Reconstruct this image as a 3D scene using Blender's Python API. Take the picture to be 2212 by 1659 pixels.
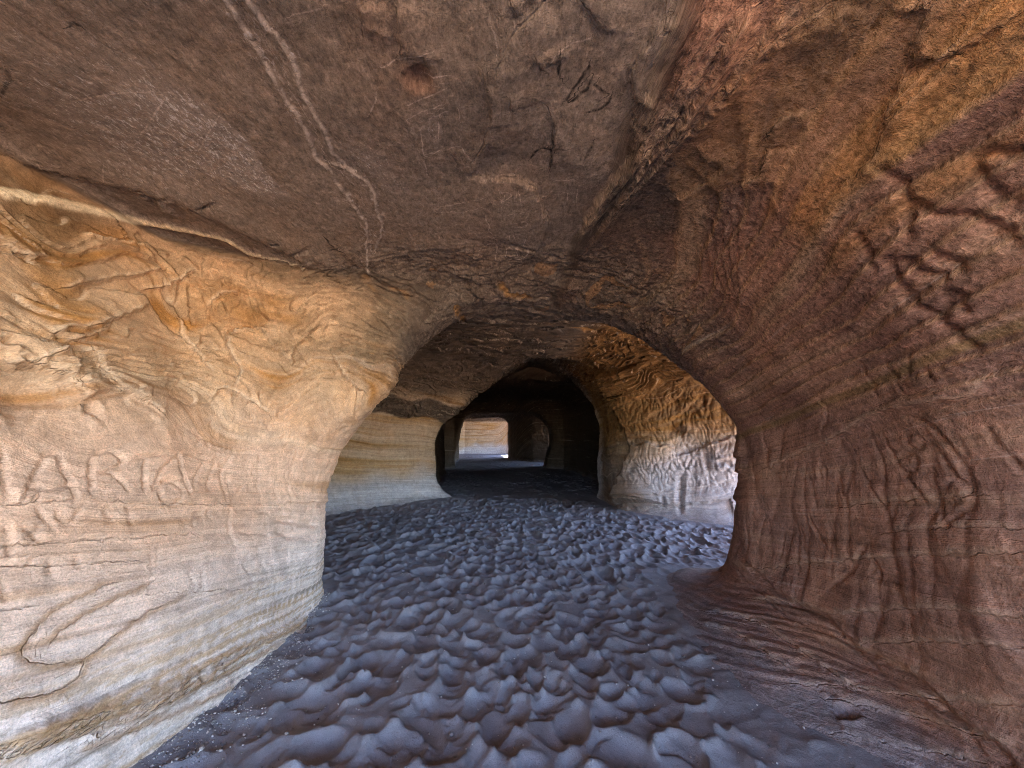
import bpy, math, time
import numpy as np
F = np.float32
T0 = time.time()
for o in list(bpy.data.objects):
    bpy.data.objects.remove(o)
scene = bpy.context.scene

# ------------------------------------------------------------------ camera
PITCH = math.radians(7.5)          # looking slightly up
EYE = 1.5
FPX = 833.0                        # focal length in units of a 2212 px wide frame
cam_d = bpy.data.cameras.new('camera')
cam_d.sensor_width = 36.0
cam_d.lens = 36.0 * FPX / 2212.0
cam_d.clip_start = 0.05
cam_d.clip_end = 2000.0
cam = bpy.data.objects.new('camera', cam_d)
cam.location = (0, 0, EYE)
cam.rotation_euler = (math.pi / 2 + PITCH, 0, 0)
scene.collection.objects.link(cam)
scene.camera = cam

# ------------------------------------------------------------------ daylight
SUN_EL, SUN_AZ = math.radians(62), math.radians(62)   # azimuth clockwise from +y; the sun stands over the open side of the cave
world = bpy.data.worlds.new('World')
scene.world = world
world.use_nodes = True
wn = world.node_tree.nodes
wl = world.node_tree.links
wn.clear()
sky = wn.new('ShaderNodeTexSky')
sky.sky_type = 'NISHITA'
sky.sun_disc = False
sky.sun_elevation = SUN_EL
sky.sun_rotation = SUN_AZ
sky.altitude = 1600
bg = wn.new('ShaderNodeBackground')
bg.inputs['Strength'].default_value = 0.15
wo = wn.new('ShaderNodeOutputWorld')
wl.new(sky.outputs[0], bg.inputs['Color'])
wl.new(bg.outputs[0], wo.inputs['Surface'])
sun_d = bpy.data.lights.new('sun', 'SUN')
sun_d.energy = 4.0
sun_d.angle = math.radians(0.5)
sun_d.color = (1.0, 0.95, 0.87)
sun = bpy.data.objects.new('sun', sun_d)
sx, sy, sz = math.sin(SUN_AZ) * math.cos(SUN_EL), math.cos(SUN_AZ) * math.cos(SUN_EL), math.sin(SUN_EL)
from mathutils import Vector
sun.rotation_euler = Vector((sx, sy, sz)).to_track_quat('Z', 'Y').to_euler()
sun.location = (20 * sx, 20 * sy, 20 * sz)
scene.collection.objects.link(sun)

vs = scene.view_settings
vs.view_transform = 'Standard'
vs.look = 'None'
vs.gamma = 1.0
vs.use_curve_mapping = False
vs.exposure = 4.05
scene.cycles.use_denoising = True
try:
    scene.cycles.denoiser = 'OPENIMAGEDENOISE'
    scene.cycles.denoising_input_passes = 'RGB_ALBEDO_NORMAL'
    scene.cycles.denoising_prefilter = 'NONE'
except Exception:
    pass
scene.cycles.pixel_filter_type = 'BLACKMAN_HARRIS'
scene.cycles.filter_width = 0.9
scene.cycles.max_bounces = 8
scene.cycles.diffuse_bounces = 7
scene.cycles.sample_clamp_indirect = 12.0

# ------------------------------------------------------------------ the cave as a solid with hollow rooms
rng0=np.random.RandomState(7)
PERM=np.concatenate([rng0.permutation(256)]*2).astype(np.int32)
G3=rng0.normal(size=(256,3)); G3=(G3/np.linalg.norm(G3,axis=1,keepdims=True)).astype(F)
def noise(x,y,z,seed=0):
    x=np.asarray(x,F)+F(seed*17.13); y=np.asarray(y,F)+F(seed*9.71); z=np.asarray(z,F)+F(seed*5.37)
    x,y,z=np.broadcast_arrays(x,y,z)
    xi=np.floor(x); yi=np.floor(y); zi=np.floor(z)
    fx=x-xi; fy=y-yi; fz=z-zi
    xi=xi.astype(np.int32)&255; yi=yi.astype(np.int32)&255; zi=zi.astype(np.int32)&255
    u=fx*fx*fx*(fx*(fx*6-15)+10); v=fy*fy*fy*(fy*(fy*6-15)+10); w=fz*fz*fz*(fz*(fz*6-15)+10)
    out=0
    for i in (0,1):
        pi=PERM[(xi+i)&255]
        for j in (0,1):
            pj=PERM[(pi+yi+j)&255]
            for k in (0,1):
                g=G3[PERM[(pj+zi+k)&255]]
                d=g[...,0]*(fx-i)+g[...,1]*(fy-j)+g[...,2]*(fz-k)
                out=out+d*((u if i else 1-u)*(v if j else 1-v)*(w if k else 1-w))
    return out*F(1.6)
def fbm(x,y,z,o=3,seed=0,g=.5):
    a=1.;s=0.;f=1.
    for i in range(o):
        s=s+a*noise(x*f,y*f,z*f,seed+i*3); a*=g; f*=2.03
    return s
def sstep(a,b,x):
    t=np.clip((x-a)/(b-a),0,1); return t*t*(3-2*t)
def lerp(a,b,t): return a+(b-a)*t
def smax(a,b,k):
    return np.minimum(-k,np.maximum(a,b))+np.sqrt(np.maximum(k+a,0)**2+np.maximum(k+b,0)**2)
def smin(a,b,k):
    h=np.maximum(k-np.abs(a-b),0)/k
    return np.minimum(a,b)-h*h*k*.25
def poly(x,y,P,r=0.):
    P=np.asarray(P,float); n=len(P)
    d=np.full(x.shape,1e9,F); s=np.ones(x.shape,F)
    for i in range(n):
        ax,ay=P[i]; bx,by=P[i-1]
        ex,ey=bx-ax,by-ay
        wx=x-F(ax); wy=y-F(ay)
        t=np.clip((wx*F(ex)+wy*F(ey))/F(ex*ex+ey*ey),0,1)
        d=np.minimum(d,(wx-F(ex)*t)**2+(wy-F(ey)*t)**2)
        c1=y>=ay; c2=y<by; c3=ex*wy>ey*wx
        s=np.where((c1&c2&c3)|(~c1&~c2&~c3),-s,s)
    return s*np.sqrt(d)-F(r)
_PX=np.arange(-6.5,10.5,.05); _PY=np.arange(-11,33.5,.05)
_PC={}
def polyc(x,y,P):
    """signed distance to a plan outline, from a cached 5 cm table"""
    k=id(P)
    if k not in _PC:
        _PC[k]=poly(*np.meshgrid(_PX.astype(F),_PY.astype(F),indexing='ij'),P)
    T=_PC[k]
    u=np.clip((x-F(_PX[0]))*F(20),0,len(_PX)-1.01); v=np.clip((y-F(_PY[0]))*F(20),0,len(_PY)-1.01)
    i=u.astype(np.int32); j=v.astype(np.int32); u=u-i; v=v-j
    return (T[i,j]*(1-v)+T[i,j+1]*v)*(1-u)+(T[i+1,j]*(1-v)+T[i+1,j+1]*v)*u
def hall(x,y,z,P,top,kr,lean=0.,r=0.,kf=.45,zf=-.22):
    d=smax(polyc(x,y,P)+lean,z-top,kr)
    return smax(d,zf-z,kf)
def arch(x,y,z,cx,y0,y1,hw,top,r,lean=0.,rot=0.,kf=.4,zf=-.2):
    ym=(y0+y1)/2
    c,s=math.cos(rot),math.sin(rot)
    X=(x-cx)*c+(y-ym)*s; Y=-(x-cx)*s+(y-ym)*c
    d=smax(np.abs(X)-hw+lean,z-top,r)
    d=smax(d,zf-z,kf)
    return np.maximum(d,np.abs(Y)-(y1-y0)/2)
def curve(P,closed=True,n=3):
    P=np.asarray(P,float); m=len(P); out=[]
    for i in range(m):
        p0,p1,p2,p3=P[i-1],P[i],P[(i+1)%m],P[(i+2)%m]
        k=n if np.linalg.norm(p2-p1)<4 else 1
        for j in range(k):
            t=j/k
            out.append(.5*((2*p1)+(-p0+p2)*t+(2*p0-5*p1+4*p2-p3)*t*t+(-p0+3*p1-3*p2+p3)*t**3))
    return out
A_=[(-4.1,6.4),(-3.5,5.2),(-2.1,4.35),(-1.74,3.75),(-1.72,3.2),(-1.62,2.4),(-1.75,1.2),(-2.1,-.6),(-2.0,-2.1),(-1.0,-3.3),(-.4,-4.4),(-.4,-9),(9,-9),(9,-2.2),(5.2,-1.2),(2.6,.2),(2.10,1.4),(2.10,2.4),(2.14,3.2),(2.20,3.75),(2.55,4.3),(3.6,4.45),(7,4.0),(8,6.7),(4.6,6.62),(2.9,7.4),(1.9,8.3),(1.5,9.1),(-.6,9.7),(-1.5,9.6),(-2.3,9.0),(-3.6,7.7)]
A_=curve(A_)
D_=[(-1.9,9.6),(-2.3,12),(-2.6,15),(-2.6,17.5),(1.7,17.5),(2.6,16),(2.8,12),(2.2,9.6)]
F_=[(-2.6,18),(-3.1,20),(-3.2,24.5),(-.3,24.5),(.3,22.8),(2.0,21.4),(7,20.5),(7,19.5),(2.2,18.9)]
H_=[(-3.4,25),(-4.6,27),(-4.4,30.3),(-2,30.6),(-.4,30.3),(.6,29.8),(7,29.8),(7,26.6),(.3,26.2),(-.2,25.2)]
D_=curve(D_); F_=curve(F_); H_=curve(H_)
def bump(a,b,c,d,x): return sstep(a,b,x)*sstep(d,c,x)
def sdf(p):
    x,y,z=[np.asarray(p[...,i],F) for i in range(3)]
    y0,y1=float(y.min()),float(y.max())
    d=np.full(x.shape,9.,F)
    if y0<11.5:
        near=sstep(3.8,2.55,y); far=sstep(4.2,6.,y)
        top=3.0+.10*np.clip(-y-1,0,4)-.10*bump(2.9,3.8,3.8,4.8,y)+.22*far-.06*np.clip(y-7,0,3)
        zz=np.clip(z/3.,0,1.2)
        lean=np.where(x<0,-1.03*near*zz**1.2+.15*far*sstep(1.2,2.2,z)-.04,0)
        lean=lean+np.where(x>0,(1-far)*(.34*sstep(1.1,2.5,z)+.05*np.sin(z*2.6)),0)
        lean=lean+np.where(x<0,.40*sstep(.95,2.0,z)*bump(2.7,3.6,4.3,5.4,y)+.24*sstep(1.85,2.3,z+.08*(x+2)+.05*np.sin(x*5+y*3))*sstep(6.3,7.,y)*sstep(-.8,-1.6,x),0)
        kr=lerp(.16,1.0,sstep(-.5,1.,x))
        kr=lerp(kr,1.42,sstep(2.7,3.75,y)); kr=lerp(kr,1.3,far)
        kf=lerp(.32,.75,sstep(0,1,x)); kf=lerp(kf,.8,far)
        dA=smax(smax(polyc(x,y,A_)+lean,z-top,kr),-.2-z,kf)
        d=np.minimum(d,dA)
        ap=.52*np.exp(-((x-2.2)/1.08)**2-((y-2.9)/1.9)**2)-.28
        d=smax(d,(ap-z)*.9,.10)
    if y1>6 and y0<13:
        dD=arch(x,y,z,.42,8.0,10.6,1.62,3.45,1.3,lean=np.where(x<.4,.75*sstep(1.5,3.2,z)-.05,.30*sstep(1.6,3.0,z))); d=smin(d,dD,.25)
    if y1>7.5 and y0<20:
        d=smin(d,hall(x,y,z,D_,3.05,1.0),.3)
    if y1>14 and y0<22:
        d=smin(d,arch(x,y,z,-.4,16.8,19,2.05,2.55,.9,lean=.12*np.sin(z*2.2+x)),.2)
    if y1>15.5 and y0<27:
        d=smin(d,hall(x,y,z,F_,2.75,.7),.25)
    if y1>21 and y0<29:
        d=smin(d,arch(x,y,z,-1.8,23.8,26,1.55,2.55,.5),.15)
    if y1>22.5:
        d=smin(d,hall(x,y,z,H_,2.9,.6),.2)
    ex=np.minimum(4.8+.55*sstep(5.2,6.6,y)-.85*sstep(9,15,y)-3.6*sstep(22,25.5,y)+.25*noise(y*.4,z*.4,x*0,5)-x,y+3.6+.25*noise(x*.4,z*.5,x*0,6))
    d=smin(d,ex,.5)
    return d.astype(F)
def wobble(x,y,z):
    return noise(x*.55,y*.55,z*.55,1)*F(.09)+noise(x*1.5,y*1.5,z*1.9,2)*F(.035)
def sdfw(p):
    return sdf(p)+wobble(p[...,0],p[...,1],p[...,2])
def rays(px,py):
    """unit view directions of points of the photograph (2212 x 1659 frame)"""
    px=np.asarray(px,float); py=np.asarray(py,float)
    a=px-1106; b=829.5-py
    d=np.stack([a, FPX*math.cos(PITCH)-b*math.sin(PITCH), b*math.cos(PITCH)+FPX*math.sin(PITCH)],-1)
    return d/np.linalg.norm(d,axis=-1,keepdims=True)
def hit(px,py):
    """where the cave rock stands along those directions"""
    D=rays(px,py).astype(F); O=np.array([0,0,EYE],F)
    t=np.full(D.shape[:-1],.3,F)
    for i in range(90):
        t=np.minimum(t-sdfw(O+D*t[...,None])*F(.75),60)
    return O+D*t[...,None]

# ------------------------------------------------------------------ the rock surface (surface nets on a graded grid)
def graded(pts):
    """pts: list of (position, step) - positions with the step easing from one to the next"""
    out = [pts[0][0]]
    while out[-1] < pts[-1][0]:
        x = out[-1]
        st = np.interp(x, [p[0] for p in pts], [p[1] for p in pts])
        out.append(x + st)
    return np.array(out)

B = 8
def pad(g):
    n = (-(len(g) - 1)) % B
    st = g[-1] - g[-2]
    return np.concatenate([g, g[-1] + st * np.arange(1, n + 1)])

def extract(GX, GY, GZ):
    nx, ny, nz = len(GX) - 1, len(GY) - 1, len(GZ) - 1
    cx, cy, cz = (GX[B // 2::B], GY[B // 2::B], GZ[B // 2::B])
    hx, hy, hz = [(g[B::B] - g[:-1:B]) / 2 for g in (GX, GY, GZ)]
    keys, pos, quads = [], [], []
    o9 = np.arange(B + 1)
    key = lambda i, j, k: (i.astype(np.int64) * ny + j) * nz + k
    for bj in range(len(cy)):
        X, Z = np.meshgrid(cx, cz, indexing='ij')
        P = np.stack([X, np.full_like(X, cy[bj]), Z], -1)
        d = sdf(P)
        R = np.sqrt(hx[:, None] ** 2 + hy[bj] ** 2 + hz[None, :] ** 2)
        bi, bk = np.nonzero(np.abs(d) < R * 1.75 + .03)
        if not len(bi):
            continue
        for s in range(0, len(bi), 500):
            I = bi[s:s + 500, None] * B + o9
            J = np.full((len(I), 1), bj * B) + o9
            K = bk[s:s + 500, None] * B + o9
            sh = (len(I), B + 1, B + 1, B + 1)
            P = np.empty(sh + (3,), F)
            P[..., 0] = GX[I][:, :, None, None]
            P[..., 1] = GY[J][:, None, :, None]
            P[..., 2] = GZ[K][:, None, None, :]
            v = sdf(P)
            neg = v < 0
            if neg.all() or not neg.any():
                continue
            # cell vertices
            acc = np.zeros((len(I), B, B, B, 3), F)
            cnt = np.zeros((len(I), B, B, B), F)
            sl = [slice(0, B), slice(1, B + 1)]
            corners = [(a, b, c) for a in (0, 1) for b in (0, 1) for c in (0, 1)]
            for a in corners:
                for ax in range(3):
                    if a[ax]:
                        continue
                    b = list(a); b[ax] = 1
                    sa = (slice(None),) + tuple(sl[q] for q in a)
                    sb = (slice(None),) + tuple(sl[q] for q in b)
                    m = neg[sa] != neg[sb]
                    va, vb = v[sa][m], v[sb][m]
                    t = (va / (va - vb))[:, None]
                    acc[m] += P[sa][m] * (1 - t) + P[sb][m] * t
                    cnt[m] += 1
            m = cnt > 0
            if not m.any():
                continue
            q, i, j, k = np.nonzero(m)
            gi, gj, gk = I[q, 0] + i, J[q, 0] + j, K[q, 0] + k
            keys.append(key(gi, gj, gk))
            pos.append(acc[m] / cnt[m][:, None])
            c0 = neg[:, :B, :B, :B]
            for ax in range(3):
                c1 = neg[(slice(None),) + tuple(sl[1] if q2 == ax else sl[0] for q2 in range(3))]
                q, i, j, k = np.nonzero(c0 != c1)
                if not len(q):
                    continue
                fl = c0[q, i, j, k]
                g = [I[q, 0] + i, J[q, 0] + j, K[q, 0] + k]
                u, w = (ax + 1) % 3, (ax + 2) % 3
                def off(du, dw):
                    h = [a.copy() for a in g]
                    h[u] -= du; h[w] -= dw
                    bad = (h[u] < 0) | (h[w] < 0)
                    r = key(*h); r[bad] = -1
                    return r
                qd = np.stack([off(0, 0), off(1, 0), off(1, 1), off(0, 1)], -1)
                qd[fl] = qd[fl][:, ::-1]          # faces look into the hollow
                quads.append(qd)
    keys = np.concatenate(keys); pos = np.concatenate(pos); quads = np.concatenate(quads)
    o = np.argsort(keys); keys = keys[o]; pos = pos[o]
    ix = np.minimum(np.searchsorted(keys, quads), len(keys) - 1)
    ok = (keys[ix] == quads).all(1)
    return pos, ix[ok].astype(np.int32)

def normals(V, Qd):
    a = V[Qd[:, 2]] - V[Qd[:, 0]]; b = V[Qd[:, 3]] - V[Qd[:, 1]]
    n = np.cross(a, b)
    N = np.zeros_like(V)
    for c in range(4):
        for ax in range(3):
            N[:, ax] += np.bincount(Qd[:, c], n[:, ax], len(V))
    return (N / np.maximum(np.linalg.norm(N, axis=1, keepdims=True), 1e-9)).astype(F)

V, QD = extract(pad(graded([(-5.2, .05), (-4.2, .03), (-3.0, .0125), (2.6, .0125), (4.2, .028), (5.2, .06), (6.3, .10)])),
                pad(graded([(-6.5, .10), (-.6, .07), (.5, .02), (1.1, .0125), (3.6, .0125), (5.0, .018), (8.0, .024), (9.6, .03)])),
                pad(graded([(-.12, .02), (0, .0135), (2.6, .0125), (3.3, .0145), (4.6, .07)])))
V2, Q2 = extract(pad(graded([(-5.2, .04), (3.5, .04), (6.3, .10)])),
                 pad(graded([(9.52, .04), (20, .05), (32, .06)])),
                 pad(graded([(-.12, .04), (3.3, .04), (4.6, .08)])))
QD = np.concatenate([QD, Q2 + len(V)]); V = np.concatenate([V, V2])
print('rock', len(V), len(QD), round(time.time() - T0, 1))

# ------------------------------------------------------------------ weathering, flakes, cracks and carvings
def lin(r, g, b):
    c = np.array([r, g, b], float) / 255
    return np.where(c <= .04045, c / 12.92, ((c + .055) / 1.055) ** 2.4).astype(F)

N0 = normals(V, QD)
V = V + N0 * wobble(V[:, 0], V[:, 1], V[:, 2])[:, None]
N1 = normals(V, QD)
X, Y, Z = V[:, 0].copy(), V[:, 1].copy(), V[:, 2].copy()
nv = len(V)
down = -N0[:, 2]
near = sstep(4.6, 3.9, Y)
crease = .62 - .09 * np.clip(Y - 1.9, 0, 2)
wR = near * sstep(crease - .06, crease + .06, X + .05 * noise(Y * 2, X * 2, Z, 31))
wC = near * sstep(.40, .72, down) * (1 - wR)
wL = np.clip(near - wC - wR, 0, 1)
brow = sstep(2.7, 3.3, Y) * sstep(5.2, 4.6, Y) * sstep(1.9, 2.5, Z)
rear = 1 - near

n1 = noise(X * .7, Y * .7, Z * .9, 40)
n2 = noise(X * 1.7, Y * 1.7, Z * 2.1, 41)
n3 = noise(X * 3.6, Y * 3.6, Z * 4.4, 42)
n4 = noise(X * 8, Y * 8, Z * 9, 43)
up_l = sstep(1.0, 1.9, Z) * wL
S = Z + .17 * Y * near + (Y > 4) * .0 + .05 * n1 + .022 * n2 + up_l * (.34 * n1 + .20 * n2 + .05 * n3)
S = S + rear * (.17 * 4.3 + .12 * (Y - 4.3) * sstep(1.4, -1.2, X))
S = S + rear * sstep(1.0, 2.2, X) * sstep(5.5, 6.3, Y) * sstep(11, 9, Y) * (-.22 * X + .10 * n2)

H = np.zeros(nv, F)
vein = np.full(nv, 1., F); crack = np.full(nv, 1., F); chalk = np.full(nv, 1., F); coal = np.full(nv, 1., F)
white = np.zeros(nv, F)
carve_id = np.zeros(nv, np.int16)

_ok = np.nonzero((Y > .2) & (Y < 9.3))[0]
_vx = V[_ok]
def along(pts, step=9., jit=1.2, smooth=True, seed=0):
    """a line drawn on the rock: photograph points -> closely spaced points on the surface"""
    P = np.array(pts, float)
    if smooth and len(P) > 2:
        E = np.concatenate([[2 * P[0] - P[1]], P, [2 * P[-1] - P[-2]]]); o = []
        for i in range(len(P) - 1):
            p0, p1, p2, p3 = E[i:i + 4]
            for t in np.arange(0, 1, .2):
                o.append(.5 * (2 * p1 + (p2 - p0) * t + (2 * p0 - 5 * p1 + 4 * p2 - p3) * t * t + (3 * p1 - p0 - 3 * p2 + p3) * t ** 3))
        P = np.array(o + [P[-1]])
    L = np.concatenate([[0], np.cumsum(np.linalg.norm(np.diff(P, axis=0), axis=1))])
    n = max(2, int(L[-1] / step) + 1)
    t = np.linspace(0, L[-1], n)
    Q = np.stack([np.interp(t, L, P[:, k]) for k in (0, 1)], 1)
    r = np.random.RandomState(int(abs(P[0, 0] * 7 + P[0, 1] * 13 + seed)) % 99991)
    Q = Q + r.normal(size=Q.shape) * jit
    return hit(Q[:, 0], Q[:, 1])

def near_line(W, R):
    """vertices within R of the polyline W: index, signed distance, 0..1 along it"""
    lo, hi = W.min(0) - R, W.max(0) + R
    c = _ok[((_vx > lo) & (_vx < hi)).all(1)]
    if not len(c):
        return c, np.zeros(0, F), np.zeros(0, F)
    P = V[c]; best = np.full(len(c), 1e9, F); sg = np.ones(len(c), F); tt = np.zeros(len(c), F)
    n = len(W) - 1
    for i in range(n):
        a, b = W[i], W[i + 1]; e = b - a
        w = P - a
        t = np.clip((w @ e) / max(float(e @ e), 1e-9), 0, 1)
        q = w - t[:, None] * e
        d = np.sqrt((q * q).sum(1))
        m = d < best
        if m.any():
            best[m] = d[m]; tt[m] = (i + t[m]) / n
            sg[m] = np.sign((np.cross(N1[c[m]], e) * q[m]).sum(1))
    m = best < R
    return c[m], (best * np.where(sg == 0, 1, sg))[m].astype(F), tt[m]

def put(arr, c, sd):
    m = np.abs(sd) < np.abs(arr[c])
    arr[c[m]] = sd[m]

def groove(pts, w, depth, cid=0, soft=1.0, rim=.25, jit=1.0, taper=.15, step=9.):
    W = along(pts, jit=jit, step=step)
    c, sd, t = near_line(W, w * 3)
    if not len(c): return
    a = np.abs(sd) / w
    env = sstep(0, taper, t) * sstep(1, 1 - taper, t) * .75 + .25
    prof = -np.exp(-(a / .62) ** 2) + rim * np.exp(-((a - 1.35) / .45) ** 2)
    H[c] += depth * env * prof
    if cid:
        carve_id[c[a < 1.0]] = cid

def scratch(pts, arr, R=.05, jit=1.0):
    c, sd, t = near_line(along(pts, jit=jit, step=7), R)
    put(arr, c, sd)

stain = np.zeros(nv, F); lipa = np.zeros(nv, F)
def ledge(pts, h, wid=.012, fall=.22, jit=2.0, line=True, both=False, st=0., lip=0.):
    """a broken sheet edge: the surface steps by h across the line and eases back over `fall`"""
    W = along(pts, jit=jit, step=8)
    c, sd, t = near_line(W, fall)
    if not len(c): return
    env = sstep(0, .1, t) * sstep(1, .9, t)
    k = sstep(-wid, wid, sd) * sstep(fall, fall * .15, sd)
    if both: k = k - sstep(wid, -wid, sd) * sstep(-fall, -fall * .15, sd) * .6
    H[c] += h * env * k
    if lip: lipa[c] = np.maximum(lipa[c], lip * env * np.exp(-((sd - wid * 1.6) / .011) ** 2))
    if st: stain[c] = np.maximum(stain[c], env * np.exp(-((sd - .012) / st) ** 2))
    if line: put(crack, c, sd - wid * .2)

# --- sheets that have flaked away (terraces with sharp lips)
def terraces(qf, lip=.06):
    f = np.floor(qf); r = qf - f
    return f + sstep(0, lip, r), r
wx, wy, wz = X + .12 * n2 + .05 * n3, Y + .12 * n1 - .05 * n3, Z
qa = 3.2 * fbm(wx * lerp(.8, .45, np.clip(brow + rear, 0, 1)), wy * lerp(.8, 1.5, np.clip(brow + rear, 0, 1)), S * 2.4, 3, 50) + 2.2 * S
ta, fa = terraces(qa)
flake_w = np.clip(up_l * sstep(.9, 2.0, Z) * .9 + brow * 1.0 + rear * sstep(.2, .6, down) * .9, 0, 1)
H += flake_w * (lerp(.020, .030, up_l) + .035 * rear * sstep(.2, .6, down)) * (ta - qa)
qb = 3.6 * fbm(wx * 1.9 + 5, wy * 1.5, S * 5, 3, 51) + 4 * S
tb, fb_ = terraces(qb, .09)
H += np.clip(flake_w * .9 + wR * sstep(.1, .6, down) * .5 + brow, 0, 1) * .009 * (1 - .75 * rear) * (tb - qb)

cr_l = np.clip(wL * sstep(2.5, 3.1, Y) * sstep(1.15, 1.6, Z) + brow + rear * sstep(7.5, 8.4, Y) * sstep(10.5, 9.8, Y) * sstep(1.6, 2.2, Z), 0, 1)
qc = 5 * fbm(X * 2.6, Y * 2.6, Z * 3.2, 3, 55) + 9 * S
tc, fc_ = terraces(qc, .12)
H += cr_l * (.013 * (tc - qc) + .028 * n3 + .014 * n4 + .007 * noise(X * 19, Y * 19, Z * 22, 44))
# --- bedding: soft and hard layers
sn = noise(S * 9, X * .5, Y * .5, 60) + .6 * noise(S * 23, X * .7, Y * .7, 61) + .4 * noise(S * 52, X * 1.1, Y * 1.1, 62)
bed_w = wL * (.9 - .3 * up_l) + wR * .8 * sstep(.9, .3, down) + rear * .9
H += bed_w * .0085 * sn
# ridge-and-groove of the slanted beds on the right vault
sf = (S * 10 + .35 * n2 + .15 * n3); sr = sf - np.floor(sf); sf2 = S * 27 + .5 * n2 + .2 * n3; sr2 = sf2 - np.floor(sf2)
low_l = wL * sstep(.75, .25, Z + .05 * n2)
H += low_l * (.008 * noise(S * 34, X * .5, Y * .35, 67) + .004 * noise(S * 80, X * .8, Y * .6, 68))
vault = wR * sstep(1.45, 1.8, Z + .1 * n2) * sstep(.98, .8, down + .08 * n1)
H += vault * (.022 * (sstep(0, .9, sr) - sstep(.9, 1., sr) - .5) + .008 * (sstep(0, .8, sr2) - sstep(.8, 1., sr2) - .5)) * sstep(-.5, .3, noise(X * .9, Y * .9, Z * .9, 63) + .2)
# roughness of the vault and of the ceiling sheet
H += wR * .006 * fbm(X * 5, Y * 5, Z * 5, 4, 64, .6) * sstep(-.2, .5, down) 
H += (wC * .0050 + wR * .004) * fbm(X * 19, Y * 9, Z * 19, 3, 66, .65)
H += wC * .02 * n2 + wL * .012 * n3 + wL * .004 * n4
# grooves rubbed down the lower right wall and the far walls by hands
vg = 1 - np.abs(noise(Y * 4.2 + .25 * n3 + X * 1.0, Z * .9 + Y * .35, X * 1.2, 70)) * 2.2
vg2 = 1 - np.abs(noise(Y * 9 + .3 * n3 + X * 3.0, Z * 2.0 + Y * .8, X * 1.5, 71)) * 2.2
low = sstep(1.75, 1.25, Z + .1 * n2)
H -= wR * low * (.015 * np.clip(vg, 0, 1) ** 3 + .012 * np.clip(vg2, 0, 1) ** 2 * sstep(-.3, .4, n2 + n1)) * sstep(.15, .5, Z)
ql = S * 15 + .5 * n2 + .25 * n3
tl, _fl = terraces(ql, .10)
H += wL * sstep(1.7, 1.3, Z + .1 * n1) * (.007 * (tl - ql) * sstep(-.3, .3, n1 + n2) )
ql2 = S * 31 + .6 * n2 + .3 * n3
tl2, _fl2 = terraces(ql2, .16)
H += wL * sstep(.75, .45, Z + .06 * n1) * .010 * (tl2 - ql2)
qd = S * 26 + .7 * n2 + .3 * n3
td, _fd = terraces(qd, .25)
H += wR * sstep(.55, .2, Z) * .014 * sstep(-.5, .3, n2 + n3) * (td - qd)
H -= wL * sstep(2.2, 3.2, Y) * sstep(.3, .7, Z) * sstep(1.9, 1.3, Z) * .007 * np.clip(vg2, 0, 1) ** 2
vg3 = 1 - np.abs(noise(X * 7 + Y * 3 + .4 * n3, Z * 2.4 + .4 * n2, Y * 2, 72)) * 2.3
vg4 = 1 - np.abs(noise(X * 15 + .5 * n3, Z * 6 + .5 * n3, Y * 9, 73)) * 2.3
H -= rear * sstep(.6, .2, down) * sstep(.35, .7, Z) * (.018 * np.clip(vg3, 0, 1) ** 2 + .020 * np.clip(vg4, 0, 1) ** 2) * lerp(.35, 1., sstep(1, 2, X))
H += rear * .03 * n2 * sstep(.7, .3, down)
print('fields', round(time.time() - T0, 1))

# --- places seen in the photograph, given in its 2212 x 1659 frame
def m4(*p): return [(x * .4668, 884.8 + y * .4668) for x, y in p]
def m5(*p): return [(1504.2 + x * .6264, 619.4 + y * .6264) for x, y in p]
def m2(*p): return [(1681.1 + x * .42676, 265.4 + y * .42676) for x, y in p]
def m7(*p): return [(442.4 + x * .4, y * .4) for x, y in p]
def m6(*p): return [(1238.7 + x * .44, y * .44) for x, y in p]
def m3(*p): return [(x * .36, 309.7 + y * .36) for x, y in p]

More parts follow.
